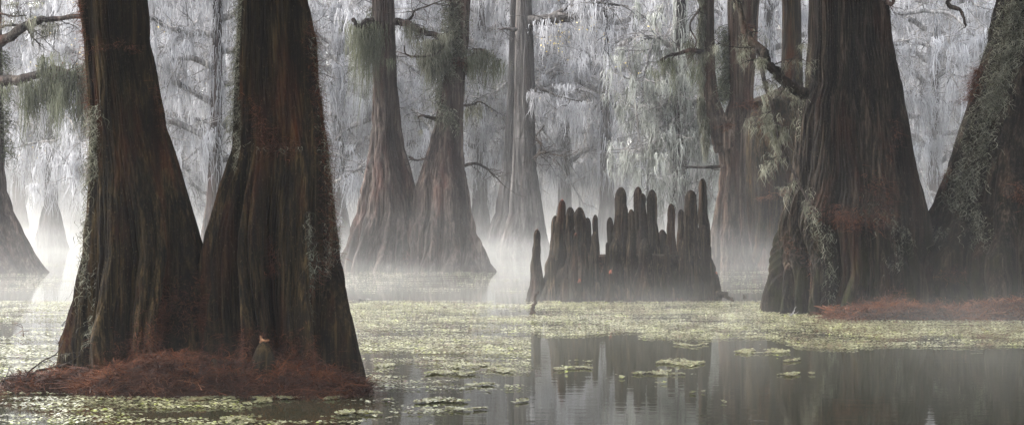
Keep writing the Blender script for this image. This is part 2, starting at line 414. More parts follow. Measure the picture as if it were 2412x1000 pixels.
# mounds of fallen needles (heaps lying on the roots)
def mound(name, label, outline, d, h, n, seed, L=.13, Wd=.006, dep=.5, lum=.12, cat='needle heap'):
    """outline: [(px, top py)] at distance d ; heap from the water up to top py"""
    rr = np.random.default_rng(seed); g = G()
    o = np.array(outline, float)
    X = (o[:, 0] - CX) / F * d; Z = np.maximum(CAMH - (o[:, 1] - HZ) / F * d, .01)
    nx, ny = 160, 26
    xs = np.linspace(X[0], X[-1], nx); zt = smooth1(np.interp(xs, X, Z), 7)
    zt = zt * (1 + .3 * (field2(xs, xs * 0, .09, seed) - .5))
    v = np.linspace(-1, 1, ny)
    Xg, Vg = np.meshgrid(xs, v)
    ev = np.clip((xs - xs[0]) / (.25), 0, 1) * np.clip((xs[-1] - xs) / .25, 0, 1)
    Yg = d + Vg * dep * (ev ** .5)[None, :] * (1 + .25 * (field2(Xg, Vg, .2, seed + 2) - .5))
    prof = np.clip(1 - Vg ** 2, 0, 1) ** .6
    Zg = -.04 + (zt[None, :] + .04) * prof + lum * .5 * (field2(Xg, Yg, .10, seed + 1) - .5) * prof
    V = np.stack([Xg, Yg, Zg], -1)
    i = np.arange(ny - 1)[:, None]; j = np.arange(nx - 1)[None, :]
    g.add(V, np.stack([i * nx + j, i * nx + j + 1, (i + 1) * nx + j + 1, (i + 1) * nx + j], -1), A=.12)
    k = rr.integers(0, nx, n); q = (rr.beta(.95, 2.0, n) * (ny - 1)).astype(int)
    A = V[q, k] + rr.normal(0, 1, (n, 3)) * [.012, .02, .012] + [0, 0, .004]
    D = rdir(n, .55, rr); D[:, 1] -= .3
    vv = np.clip((field2(A[:, 0], A[:, 1] + A[:, 2] * 2, .12, seed + 5) - .5) * 1.3 + rr.normal(.42, .28, n), 0, 1)
    ribbons(g, A, D, L * (.4 + rr.random(n)), Wd, 5, .008, 26, .3, .12, rr, val=vv, taper=False)
    ob = g.build(name, M['needles'], None)
    return tag(ob, label, cat)
mound('needle_heap', 'heap of rust-red cypress needles banked against the roots of the near pair', [(178, 905), (235, 890), (280, 870), (330, 856), (400, 838), (440, 826), (480, 850), (560, 846), (640, 858), (700, 842), (760, 872), (800, 882), (850, 893), (868, 905)], 17.75, .3, 17000, 21, dep=.42)
mound('needle_heap', 'low spit of rust-red needles running left from the near pair into the water', [(8, 905), (40, 888), (90, 882), (150, 876), (200, 872), (240, 878), (290, 905)], 18.0, .2, 4500, 22, dep=.28)

# a cut knee in front of the near pair
def knee_mesh(px, py, d, rt, rb, base_py=None, seed=0, nth=60, nz=70, lean=0., flutes=5, amp=.22, g=None, sq=1., shape=1.7):
    """one cypress knee: rounded tip at pixel (px,py), radius rt (px) near the tip, rb (px) at the water"""
    rr = np.random.default_rng(seed); g = g or G()
    tip = P(px, py, d); rt = rt / F * d; rb = rb / F * d
    z = np.concatenate([np.linspace(-.25, tip[2] - rt * 2.2, nz), tip[2] - rt * 2.2 * (1 - np.sin(np.linspace(0, 1, 14)[1:] * np.pi / 2))])
    t = np.clip(z / tip[2], 0, 1)
    r = rt + (rb - rt) * (1 - t) ** shape
    capz = np.clip((tip[2] - z) / (rt * 2.2), 0, 1)
    r = np.maximum(r * np.sqrt(np.clip(1 - (1 - capz) ** 2, 0, 1)), .0008)
    th = np.linspace(0, 2 * np.pi, nth, endpoint=False); T, Zm = np.meshgrid(th, z); u = T / (2 * np.pi)
    w = (vn(u, (Zm + .3) * 2, 5, 30, seed + 1) - .5) * .25
    lob = np.abs(np.sin(np.pi * (u + w) * flutes)) ** .8
    K = max(9, int(2 * np.pi * (rt + rb) / 2 / .035))
    rd = np.abs(np.sin(np.pi * (u * K + 2.5 * vn(u, (Zm + .3) * 5, K // 2 + 1, 60, seed + 2)))) ** .7
    lo = np.clip(1.05 - t, .12, 1)[:, None]
    rg = r[:, None] * (1 - amp * lo * (1 - lob)) * (1 + .26 * (vn(u, (Zm + .3) * 6, 6, 80, seed + 3) - .5)) * (1 + .14 * (vn(u * 0 + .3, (Zm + .3) * 9, 3, 60, seed + 6) - .5)) - .013 * (1 - rd) * np.minimum(1, r[:, None] / .03)
    cx = tip[0] + lean * (1 - t) + .012 * np.sin(z * 9 + seed) * (1 - t) * 2
    V = np.stack([cx[:, None] + rg * np.cos(T), d + rg * np.sin(T) * sq, Zm], -1)
    i = np.arange(len(z) - 1)[:, None]; j = np.arange(nth)[None, :]; j2 = (j + 1) % nth
    g.add(V, np.stack([i * nth + j, i * nth + j2, (i + 1) * nth + j2, (i + 1) * nth + j], -1), A=rd.ravel())
    return g
tk = thing('cypress_knee', P(622, 925, 17.35) * [1, 1, 0], 'short grey cypress knee with pale orange broken top, before the near right trunk', 'cypress knee')
knee_mesh(621, 804, 17.58, 24, 44, seed=71, amp=.4).build('stump', M['bark_near'], tk)
knee_mesh(595, 790, 17.68, 17, 40, seed=72, amp=.4).build('stump', M['bark_near'], tk)
g = G(); c = P(622, 803, 17.53)
tube(g, [c + [-.035, 0, -.01], c + [-.012, -.01, .012], c + [.01, -.005, .004], c + [.04, .0, .012]], [.008, .012, .011, .006], 9, .14)
tube(g, [c + [-.018, .0, .0], c + [-.022, 0, .02], c + [-.03, 0, .045]], [.009, .010, .006], 7, .14)
g.build('broken_top', M['wood_cut'], tk)
tk = thing('cypress_knee', P(504, 925, 17.3) * [1, 1, 0], 'low rounded knee poking through the rust-red needles between the near trunks', 'cypress knee')
knee_mesh(503, 842, 17.6, 10, 32, seed=73).build('stump', M['bark_near'], tk)

# dead branches beside the left foot of the near pair
def dead_branch(name, label, ctrls, r, mat, seed, ntw=4, L=.2, cat='branch', tr=.004, moss=0, parent=None):
    rr = np.random.default_rng(seed); g = G()
    p = curve([P(*c) for c in ctrls], 14, r * .25, rr)
    tube(g, p, np.linspace(r, r * .35, len(p)), 7, .1, rr)
    an = twigs(g, p, ntw, L, tr, rr, 1)
    o = g.build(name, mat, parent)
    if parent is None: tag(o, label, cat)
    if moss:
        gm = G(); moss_on(gm, np.vstack([p, an]), moss, 14, .12, .004, .02, 5, .01, 30, .1, rr); gm.build('hanging_moss', M['moss'], o)
    return o
dead_branch('dead_branch', 'thin bare forked branch slanting up beside the left foot of the near pair', [(62, 880, 18.0), (100, 850, 18.0), (132, 832, 18.05), (150, 800, 18.1)], .008, M['twig'], 31, 5, .18, moss=5)
dead_branch('dead_branch', 'dark root-like branch lying on the needle spit at far left', [(40, 895, 17.9), (90, 872, 17.95), (140, 862, 18.05), (165, 850, 18.1)], .016, M['twig'], 32, 3, .12)
dead_branch('dead_branch', 'little bare twig standing in the pondweed at the left edge of the water', [(5, 905, 17.6), (14, 885, 17.6), (24, 862, 17.6)], .005, M['twig'], 33, 3, .1)
dead_branch('dead_branch', 'small fork of twigs standing in open water beyond the near pair on the left', [(56, 793, 25), (54, 775, 25), (52, 765, 25)], .005, M['needles'], 34, 5, .12)

# =================================================================== right trees
dE = 30.8
E_rows = [(0, 1906, 2091), (100, 1903, 2104), (200, 1896, 2123), (250, 1884, 2132), (300, 1878, 2142), (400, 1868, 2161), (450, 1858, 2172), (500, 1843, 2182), (600, 1816, 2205), (700, 1797, 2230), (735, 1790, 2240)]
trE = Trunk(E_rows, dE, 12, 8, nth=760, nz=420, flare=13, amp=.26, ridge=.042, rsp=.045, zflare=2.3, wob=.012)
tE = thing('cypress_tree', P(2010, 735, dE) * [1, 1, 0], 'massive grey-brown cypress with straight ridged bark, right of the cypress knees', 'tree')
trE.mesh().build('trunk', M['bark_big'], tE)
patch(tE, trE, [(1890, 440), (1905, 520), (1925, 560), (1930, 640), (1915, 700)], 10, 560, 'moss', .28, .006)
patch(tE, trE, [(1920, 500), (1960, 510), (2000, 520), (2060, 505)], 26, 1300, 'needles', .22, .007)
patch(tE, trE, [(2020, 420), (2060, 470), (2040, 530)], 30, 600, 'needles', .2, .006)
patch(tE, trE, [(2085, 285), (2090, 330), (2065, 380)], 12, 200, 'needles', .18, .006)
patch(tE, trE, [(2010, 480), (2080, 520), (2110, 580), (2060, 620)], 26, 500, 'moss', .22, .005)
patch(tE, trE, [(1872, 190), (1862, 240), (1866, 330)], 6, 250, 'moss', .16, .006)
patch(tE, trE, [(1835, 560), (1870, 600), (1880, 680)], 14, 160, 'needles', .18, .006)
patch(tE, trE, [(2092, 0), (2100, 60)], 5, 160, 'moss', .16, .006)
shade_crown(tE, 5, dE, 8, 12, 8.0, 12000, M['foliage'], 13, 1., .15)

dF = 31.0
F_rows = [(0, 2345, 2520), (100, 2326, 2540), (200, 2296, 2570), (300, 2262, 2600), (400, 2230, 2640), (480, 2196, 2680), (550, 2158, 2720), (600, 2130, 2740), (700, 2100, 2765), (745, 2088, 2775)]
trF = Trunk(F_rows, dF, 12, 9, nth=760, nz=400, flare=13, amp=.30, ridge=.036, rsp=.05, zflare=2.2)
tF = thing('cypress_tree', P(2430, 745, dF) * [1, 1, 0], 'broad dark cypress at the right edge, its left side shaggy with grey moss', 'tree')
trF.mesh().build('trunk', M['bark_big'], tF)
patch(tF, trF, [(2378, 0), (2355, 100), (2335, 200), (2300, 300), (2270, 400), (2240, 460)], 26, 3800, 'moss', .30, .007, curl=.02, out=.08)
patch(tF, trF, [(2390, 0), (2380, 100), (2340, 200), (2320, 260)], 20, 1400, 'moss', .34, .007, curl=.02, out=.06)
patch(tF, trF, [(2230, 470), (2260, 500), (2250, 560)], 26, 700, 'moss', .3, .006, curl=.02, out=.03)
patch(tF, trF, [(2160, 560), (2200, 540)], 20, 300, 'moss', .25, .006)
patch(tF, trF, [(2298, 160), (2290, 200), (2278, 240)], 16, 1100, 'needles', .22, .007, out=.10)
patch(tF, trF, [(2215, 400), (2205, 440)], 9, 300, 'needles', .2, .006, out=.08)
patch(tF, trF, [(2345, 450), (2370, 465)], 24, 400, 'needles', .22, .007)
patch(tF, trF, [(2180, 650), (2190, 630)], 14, 260, 'needles', .2, .007)
patch(tF, trF, [(2110, 700), (2200, 712), (2300, 700), (2400, 695)], 20, 1800, 'needles', .2, .009)
patch(tE, trE, [(1965, 725), (2040, 705), (2100, 690)], 24, 900, 'needles', .2, .009)
shade_crown(tF, 7.5, dF, 8, 12, 8.0, 12000, M['foliage'], 14, 1., .15)
mound('needle_heap', 'long bank of rust-red needles at the foot of the right-hand trunks', [(1945, 742), (1985, 732), (2040, 730), (2075, 716), (2100, 712), (2150, 726), (2200, 731), (2260, 726), (2330, 717), (2400, 712), (2460, 716), (2520, 735)], 28.9, .3, 15000, 23, L=.22, Wd=.010, dep=.55)

# hanging branch from E toward the forked tree and the mossy vine
def limb(parent, ctrls, r0, r1, mat, seed, ntw=6, L=.5, tr=.01, moss=(0, 0, 0, 0), mmat=None, name='branch', n=18, depth=1, sp=.08, curl=.02, curlf=16, sway=.12):
    rr = np.random.default_rng(seed); g = G()
    p = curve([P(*c) for c in ctrls], n, r0 * .12, rr)
    tube(g, p, np.linspace(r0, r1, len(p)) * (1 + rr.normal(0, .08, len(p))), 9, .08, rr)
    an = twigs(g, p, ntw, L, tr, rr, depth) if ntw else np.zeros((0, 3))
    o = g.build(name, mat, parent)
    if moss[0]:
        gm = G(); moss_on(gm, np.vstack([p, p, an]), moss[0], moss[1], moss[2], moss[3], sp, 7, curl, curlf, sway, rr)
        gm.build('hanging_moss', mmat or M['moss'], o)
    return o
limb(tE, [(1895, 222, 30.4), (1868, 205, 30.2), (1846, 192, 30.15), (1828, 168, 30.1), (1806, 148, 30.1), (1800, 122, 30.2), (1772, 100, 30.4), (1752, 62, 30.6), (1742, 20, 30.8), (1728, -30, 30.9), (1722, -90, 31)], .085, .040, M['bark_big'], 41, 14, .55, .011, (70, 22, .30, .007), sp=.035, n=44, curl=.03, curlf=24, sway=.25)
limb(tE, [(1782, 110, 30.3), (1800, 190, 30.0), (1822, 260, 29.9), (1838, 340, 29.9), (1875, 420, 29.8), (1920, 500, 29.6)], .035, .015, M['twig'], 42, 9, .35, .008, (80, 22, .26, .007), sp=.03, curl=.03, curlf=24, sway=.25)
limb(tE, [(1795, 225, 30.2), (1808, 270, 30.1), (1825, 310, 30.1), (1835, 345, 30)], .02, .008, M['moss'], 45, 0, .35, .008, (30, 22, .30, .007), sp=.025, curl=.03, curlf=24, sway=.25)
limb(tE, [(2080, -5, 30.2), (2099, 10, 30.2), (2108, -20, 30.2)], .04, .02, M['twig'], 43, 3, .3, .008)
limb(tF, [(2340, -80, 30.7), (2235, 0, 30.4), (2262, 25, 30.3), (2275, 60, 30.3)], .05, .015, M['twig'], 44, 3, .15, .006)
# small stick by the foot of E
dead_branch('dead_branch', 'short bleached stick in the pondweed at the left foot of the massive cypress', [(1862, 742, 29.2), (1868, 736, 29.2), (1874, 722, 29.3)], .014, M['twig_far'], 46, 1, .1)

# =================================================================== cypress knee stump
dS = 34.4
tS = thing('cypress_stump', P(1470, 705, dS) * [1, 1, 0], 'wide cluster of tall dark cypress knees fused at the base, rising from pondweed', 'cypress stump')
gS = G()
core = Trunk([(594, 1350, 1640), (620, 1322, 1658), (650, 1282, 1680), (700, 1262, 1696), (712, 1258, 1700)], dS, P(0, 602, dS)[2], 33, nth=420, nz=120, flare=15, amp=.12, ridge=.016, rsp=.05, zflare=1.1, sqy=.42)
core.mesh(gS)
gS.build('stump_base', M['bark_knee'], tS)
# (tip px, tip py, tip radius, foot radius, depth offset, lean m)
KN = [(1265, 540, 9, 30, -.2, -.01), (1308, 507, 8, 34, .1, -.06), (1324, 470, 10, 44, .0, -.10), (1343, 487, 11, 40, .3, -.05), (1365, 487, 15, 44, .2, .02),
      (1384, 512, 9, 36, .4, .02), (1402, 505, 7, 34, .0, .0), (1437, 511, 8, 34, .2, .02), (1463, 440, 15, 46, .2, -.03), (1471, 480, 8, 40, -.3, .0),
      (1503, 439, 11, 44, .1, .0), (1513, 455, 9, 40, -.1, .02), (1487, 492, 8, 36, -.4, .0), (1536, 446, 12, 46, .1, .02), (1560, 540, 12, 40, .5, .0), (1581, 479, 9, 38, .0, .0),
      (1604, 492, 9, 40, .3, .03), (1627, 447, 16, 46, .1, .02), (1655, 420, 10, 42, .3, .04), (1657, 530, 9, 32, -.2, .13), (1610, 560, 14, 46, -.3, .04),
      (1356, 549, 6, 20, -.9, -.03), (1376, 570, 8, 30, -.7, -.02), (1333, 620, 6, 14, -1.0, -.01), (1365, 657, 5, 11, -1.15, .0), (1438, 636, 5, 14, -1.1, -.0),
      (1400, 545, 8, 30, -.5, .0), (1570, 574, 7, 24, -.75, .02), (1520, 560, 14, 50, -.6, .0), (1450, 560, 14, 48, -.5, -.04), (1300, 600, 10, 26, -.5, -.02), (1345, 590, 10, 34, -.5, .0), (1685, 640, 7, 18, -.2, .02),
      (1350, 540, 6, 22, -.6, 0), (1430, 570, 5, 20, -.7, 0), (1456, 505, 7, 26, -.35, 0), (1618, 505, 7, 26, -.4, 0), (1670, 575, 6, 20, -.3, .06), (1640, 590, 6, 20, -.75, .03), (1545, 600, 6, 20, -.85, .0), (1480, 620, 6, 18, -.95, 0)]
for i, (x, y, rt, rb, do, ln) in enumerate(KN):
    knee_mesh(x, y, dS + do, rt * (.75 if i > 32 else .92), rb * .88, seed=200 + i, lean=ln, nth=84, nz=90, flutes=5, amp=.34, shape=1.9).build('knee', M['bark_knee'], tS)
for i, (x, y, do) in enumerate([(1265, 540, -.2), (1324, 470, .0), (1356, 549, -.9), (1365, 657, -1.15), (1438, 636, -1.1), (1702-15, 640, -.2)]):
    g = G(); p = P(x, y, dS + do); rr = np.random.default_rng(i)
    tube(g, [p + [0, 0, -.055], p + [0, -.003, -.03], p + [0.002, -.003, .004]], [.026, .025, .012], 10, .05, rr)
    g.build('knee_tip', M['bark_tip'], tS)
# dark slots and rusty moss on the stump front
patch(tS, core, [(1405, 640), (1410, 600)], 12, 200, 'needles', .10, .006, name='rusty_needles')
patch(tS, core, [(1380, 700), (1450, 703), (1520, 690), (1560, 704), (1640, 702)], 16, 900, 'needles', .12, .006, name='rusty_needles')
dead_branch('dead_branch', 'stubby upright snag standing in the pondweed left of the cypress knees', [(1253, 741, 29.9), (1258, 715, 29.9), (1268, 684, 29.8)], .036, M['bark_knee'], 51, 1, .1)
dead_branch('sunken_log', 'dark end of a sunken log at the right foot of the cypress knees', [(1690, 690, 34.0), (1710, 697, 33.7), (1727, 708, 33.4)], .055, M['bark_knee'], 52, 2, .2, cat='log')
dead_branch('dead_branch', 'crossed grey twigs lying on the pondweed in front of the twin trunks', [(1046, 722, 31.5), (1056, 730, 31.4), (1066, 738, 31.3)], .012, M['twig'], 53, 3, .2)
dead_branch('dead_branch', 'thin twig slanting out of the pondweed between the twin trunks and the knees', [(1092, 738, 30.5), (1098, 744, 30.4), (1104, 752, 30.2)], .009, M['twig'], 54, 1, .1)
dead_branch('dead_branch', 'dark stick poking from the pondweed right of the cypress knees', [(1752, 695, 35.5), (1758, 700, 35.4), (1765, 708, 35.2)], .02, M['twig'], 55, 1, .1)
dead_branch('dead_branch', 'grey driftwood sliver floating at the edge of the weed near the left pair', [(846, 707, 33.5), (862, 705, 33.6), (882, 706, 33.6)], .02, M['twig_far'], 56, 0, .1)
dead_branch('dead_branch', 'pale stick standing in the water just left of the near pair', [(146, 768, 27), (150, 760, 27), (158, 752, 27)], .014, M['twig_far'], 57, 2, .12)

# =================================================================== twin mid trunks
dC = 48.5
C1_rows = [(0, 876, 929), (100, 877, 932), (200, 879, 936), (300, 876, 946), (350, 869, 954), (400, 860, 968), (450, 849, 980), (500, 838, 990), (550, 823, 1000), (600, 807, 1010), (640, 798, 1016)]
C2_rows = [(0, 1057, 1108), (100, 1060, 1104), (150, 1050, 1098), (200, 1041, 1095), (250, 1032, 1092), (300, 1022, 1091), (350, 1008, 1092), (400, 992, 1096), (450, 976, 1105), (500, 966, 1112), (550, 952, 1125), (600, 942, 1148), (638, 932, 1166)]
trC1 = Trunk(C1_rows, dC, 13, 14, nth=420, nz=300, flare=10, amp=.30, ridge=.045, rsp=.07, zflare=2.2)
trC2 = Trunk(C2_rows, dC - .4, 13, 15, nth=420, nz=300, flare=12, amp=.30, ridge=.045, rsp=.07, zflare=2.2)
tC1 = thing('cypress_tree', P(900, 640, dC) * [1, 1, 0], 'straight reddish-grey cypress with a flared foot, left one of the middle-distance pair', 'tree', 'middle-distance cypress pair')
tC2 = thing('cypress_tree', P(1050, 640, dC - .4) * [1, 1, 0], 'bent reddish cypress with moss-hung broken stubs, right one of the middle-distance pair', 'tree', 'middle-distance cypress pair')
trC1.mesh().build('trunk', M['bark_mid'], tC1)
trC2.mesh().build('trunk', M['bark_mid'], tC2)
Mo, Md, Mf = M['moss'], M['moss_dark'], M['moss_far']
limb(tC1, [(930, 52, 48.2), (955, 55, 48.1), (990, 72, 48), (1025, 82, 48), (1062, 98, 47.9)], .09, .05, M['bark_mid'], 61, 8, .5, .015, (16, 50, .8, .014), Mo, sp=.14)
limb(tC1, [(955, 52, 48.2), (970, 40, 48.1), (978, 25, 48), (1010, 14, 48), (1045, 0, 48)], .035, .012, M['twig'], 62, 10, .9, .010)
limb(tC1, [(884, 55, 48.2), (865, 50, 48), (845, 62, 47.9), (830, 45, 47.9)], .08, .04, M['bark_mid'], 63, 5, .3, .012, (30, 50, 1.6, .014), Md, sp=.14)
limb(tC1, [(965, 370, 48.2), (980, 377, 48), (1000, 375, 47.8), (1010, 380, 47.7)], .03, .012, M['twig'], 64, 8, .4, .010)
limb(tC2, [(1095, 150, 48), (1112, 140, 48), (1122, 120, 48), (1140, 118, 48)], .12, .03, M['bark_mid'], 65, 5, .4, .012, (22, 60, .8, .013), Md, sp=.13)
limb(tC2, [(1040, 285, 48), (1018, 278, 47.8), (995, 272, 47.6), (985, 277, 47.6)], .05, .02, M['twig'], 66, 8, .4, .012, (8, 30, .35, .012), Mo)
limb(tC2, [(1060, 80, 47.9), (1040, 86, 47.7), (1015, 110, 47.6), (1000, 130, 47.5)], .07, .02, M['twig'], 67, 6, .35, .012, (30, 70, 1.0, .014), Mo, sp=.13)
limb(tC2, [(1050, 100, 47.5), (1020, 130, 47.4), (960, 130, 47.3), (952, 108, 47.3)], .03, .012, M['twig'], 68, 5, .4, .010, (5, 30, .4, .013), Md, sp=.1)
limb(tC2, [(1096, 390, 48.4), (1120, 385, 48.6), (1150, 400, 48.8), (1185, 435, 49)], .045, .012, M['twig'], 69, 10, .6, .010)
limb(tC2, [(1094, 248, 48.4), (1112, 247, 48.6), (1130, 240, 48.8), (1165, 260, 49)], .035, .01, M['twig'], 70, 6, .5, .010, (8, 30, .7, .014), Mo)
patch(tC2, trC2, [(1065, 0), (1070, 60), (1062, 120), (1050, 170)], 26, 1600, 'moss', .55, .013, curl=.03, out=.10, mat=Mo)
patch(tC2, trC2, [(1030, 180), (1042, 240), (1070, 290)], 12, 600, 'moss', .5, .012, curl=.02, out=.06, mat=Mo)
patch(tC2, trC2, [(1075, 150), (1100, 150), (1112, 160)], 16, 500, 'needles', .35, .013, out=.15)
patch(tC1, trC1, [(1000, 560), (985, 590), (960, 610)], 14, 300, 'needles', .25, .011)
patch(tC1, trC1, [(875, 20), (874, 120)], 5, 300, 'moss', .5, .012, mat=Md)
patch(tC2, trC2, [(1040, 95), (1062, 96)], 9, 220, 'needles', .3, .012, out=.2)

shade_crown(tC1, -3.5, dC, 8.5, 12, 7.0, 9000, M['foliage'], 15, 1., .16)
shade_crown(tC2, -1.2, dC, 8.5, 12, 7.0, 9000, M['foliage'], 16, 1., .16)
# =================================================================== left edge tree
dH = 47.0
H_rows = [(0, -75, 2), (200, -75, 6), (300, -75, 8), (400, -80, 10), (450, -90, 16), (500, -105, 31), (550, -130, 52), (600, -160, 77), (645, -190, 104)]
trH = Trunk(H_rows, dH, 13, 17, nth=360, nz=260, flare=9, amp=.13, ridge=.02, rsp=.07, zflare=2.2)
tH = thing('cypress_tree', P(-40, 645, dH) * [1, 1, 0], 'grey cypress at the left edge, only its sloping foot and mossy limbs showing', 'tree')
trH.mesh().build('trunk', M['bark_mid'], tH)
limb(tH, [(-10, 100, 46.8), (25, 85, 46.5), (60, 62, 46.2), (100, 48, 46), (140, 42, 46), (192, 38, 45.8)], .13, .05, M['twig'], 81, 9, .9, .014, (10, 40, .5, .014), Mo, sp=.12)
limb(tH, [(0, 65, 46.6), (20, 60, 46.4), (55, 62, 46.3), (75, 85, 46.2), (95, 108, 46.2)], .035, .012, M['twig'], 82, 5, .5, .010)
limb(tH, [(-10, 192, 46.6), (40, 188, 46.3), (90, 176, 46.1), (125, 160, 46), (155, 168, 45.9), (195, 186, 45.8)], .12, .035, M['twig'], 83, 14, .7, .012, (60, 70, 1.25, .015), Md, sp=.12)
limb(tH, [(-5, 30, 46.6), (30, 38, 46.3), (62, 36, 46.2)], .03, .01, M['twig'], 84, 6, .5, .010, (6, 40, .5, .014), Mo)
patch(tH, trH, [(2, 120), (6, 250), (8, 380)], 6, 500, 'moss', .6, .014, mat=Md, curl=.03, out=.1)
# red leftover foliage on its twigs
g = G(); rr = np.random.default_rng(85); A = np.concatenate([P(x, y, 46) + rr.normal(0, 1, (12, 3)) * [.16, .3, .1] for x, y in [(30, 45), (145, 130), (150, 150), (190, 20), (60, 50), (100, 170), (170, 225), (10, 90), (185, 70)]])
ribbons(g, A, rdir(len(A), .6, rr), .14, .02, 3, .02, 8, .3, .3, rr); g.build('rusty_leaves', M['needles'], tH)

# =================================================================== forked tree
dD = 51.5
D_rows = [(-80, 1706, 1788), (0, 1713, 1789), (100, 1715, 1784), (200, 1716, 1776), (240, 1715, 1774), (270, 1706, 1768), (300, 1694, 1760), (350, 1692, 1757), (400, 1696, 1756), (450, 1692, 1756), (500, 1683, 1759), (550, 1674, 1764), (600, 1668, 1772), (625, 1662, 1780)]
trD = Trunk(D_rows, dD, 14, 19, nth=360, nz=300, flare=8, amp=.17, ridge=.024, rsp=.07, zflare=3.6)
tD = thing('cypress_tree', P(1715, 625, dD) * [1, 1, 0], 'brown forked cypress with a curved mossy limb rising on its left, behind the knees', 'tree')
trD.mesh().build('trunk', M['bark_fork'], tD)
g = G(); p = curve([P(1716, 345, dD - .05), P(1702, 310, dD - .1), P(1684, 268, dD - .1), P(1672, 220, dD), P(1667, 130, dD), P(1666, 0, dD), P(1664, -120, dD), P(1655, -260, dD)], 60, .004)
rad = np.interp(np.arange(len(p)), [0, 8, 16, 30, 60], [.36, .30, .22, .17, .14])
tube(g, p, rad, 40, .02); lb = g.build('fork_limb', M['bark_fork'], tD)
gm = G(); rr = np.random.default_rng(91)
side = np.concatenate([P(x, y, dD - .15)[None] for x, y in [(1652, y) for y in range(-20, 250, 6)] + [(1662, y) for y in range(230, 330, 8)]])
moss_on(gm, side, 60, 60, .75, .016, .05, 7, .03, 12, .05, rr); gm.build('hanging_moss', Mo, lb)
limb(tD, [(1655, 122, 51.3), (1625, 118, 51), (1600, 126, 50.8), (1570, 133, 50.7), (1556, 142, 50.6)], .06, .025, M['twig'], 92, 6, .5, .012, (10, 60, .9, .015), Md, sp=.1)
limb(tD, [(1650, 18, 51.3), (1625, 60, 51.2), (1640, 100, 51), (1620, 140, 51)], .03, .01, M['twig'], 93, 8, .6, .010)
limb(tD, [(1700, 392, 51), (1680, 393, 50.8), (1650, 394, 50.6), (1612, 392, 50.6)], .05, .02, M['twig'], 94, 4, .4, .012)
patch(tD, trD, [(1708, 60), (1710, 160), (1712, 230)], 7, 900, 'moss', .7, .014, mat=Md, curl=.03, out=.08)
patch(tD, trD, [(1735, 250), (1765, 240), (1770, 260)], 10, 200, 'needles', .4, .014, out=.1)
patch(tD, trD, [(1700, 300), (1718, 296)], 8, 200, 'needles', .3, .014, out=.1)
patch(tD, trD, [(1760, 60), (1764, 120)], 5, 260, 'needles', .4, .014, out=.1)
shade_crown(tD, 5, dD, 9, 12.5, 6.5, 9000, M['foliage'], 17, 1., .16)
# dark trunk right behind the fork
dD2 = 53.0
D2_rows = [(-80, 1840, 1885), (0, 1842, 1886), (100, 1842, 1888), (200, 1838, 1892), (240, 1775, 1900), (290, 1757, 1915), (350, 1752, 1930), (450, 1748, 1945), (550, 1745, 1955), (618, 1742, 1960)]
trD2 = Trunk([(a, b, c) for a, b, c in D2_rows], dD2, 14, 20, nth=360, nz=260, flare=9, amp=.2, ridge=.022, rsp=.07, zflare=3.5)
tD2 = thing('cypress_tree', P(1850, 620, dD2) * [1, 1, 0], 'broad dark-bellied cypress half hidden between the forked cypress and the massive one', 'tree')
trD2.mesh().build('trunk', M['bark_near'], tD2)
knee_mesh(1800, 584, 51.0, 5, 12, seed=301).build('knee', M['bark_mid'], tD2)
patch(tD2, trD2, [(1780, 470), (1840, 450), (1850, 460)], 8, 260, 'needles', .35, .014, out=.05)

# =================================================================== pale tree in the middle distance
dG = 62
G_rows = [(-90, 1220, 1250), (0, 1216, 1252), (100, 1213, 1257), (200, 1212, 1260), (300, 1210, 1261), (400, 1206, 1265), (500, 1198, 1280), (550, 1185, 1288), (600, 1172, 1300)]
trG = Trunk(G_rows, dG, 14, 25, nth=300, nz=240, flare=10, amp=.16, ridge=.03, rsp=.09, zflare=2.6)
tG = thing('cypress_tree', P(1236, 600, dG) * [1, 1, 0], 'pale straight cypress fading into the mist, one thick limb reaching right near the top', 'tree')
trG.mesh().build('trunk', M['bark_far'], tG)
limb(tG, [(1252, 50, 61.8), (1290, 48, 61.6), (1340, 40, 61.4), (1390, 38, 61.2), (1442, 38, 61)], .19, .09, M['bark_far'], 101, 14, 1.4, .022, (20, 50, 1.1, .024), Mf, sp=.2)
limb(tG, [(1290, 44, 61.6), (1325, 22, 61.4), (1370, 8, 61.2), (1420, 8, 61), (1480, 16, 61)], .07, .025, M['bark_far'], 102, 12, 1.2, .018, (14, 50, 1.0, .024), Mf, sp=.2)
limb(tG, [(1216, 70, 61.8), (1195, 68, 61.6), (1172, 69, 61.5)], .06, .02, M['bark_far'], 103, 4, .6, .015)
limb(tG, [(1262, 370, 61.6), (1275, 345, 61.4), (1262, 322, 61.2), (1283, 296, 61.2)], .045, .015, M['twig'], 104, 12, .8, .012)
limb(tG, [(1258, 372, 61.6), (1280, 358, 61.4), (1310, 365, 61.2), (1330, 370, 61)], .045, .012, M['twig'], 105, 12, .8, .012)
limb(tG, [(1260, 215, 61.6), (1270, 208, 61.5), (1310, 225, 61.4), (1370, 240, 61.2)], .05, .015, M['bark_far'], 106, 14, 1.1, .014, (16, 50, 1.0, .024), Mf, sp=.2)
def gold(parent, pts, d, seed, n=6, sp=.11, L=.055, W=.04):
    rr = np.random.default_rng(seed); g = G()
    A = np.concatenate([P(x, y, d) + rr.normal(0, 1, (n, 3)) * [sp, .3, sp] for x, y in pts])
    ribbons(g, A, rdir(len(A), .8, rr), L, W, 2, 0, 1, .2, .3, rr, taper=False); g.build('golden_leaves', M['leaf_gold'], parent)
gold(tG, [(1283, 112), (1295, 95), (1312, 100), (1318, 104), (1306, 90), (1322, 68), (1372, 62), (1380, 72), (1394, 66), (1421, 90), (1466, 152), (1438, 158), (1498, 172), (1330, 88), (1532, 66)], 60.5, 111)
dG2 = 64.5
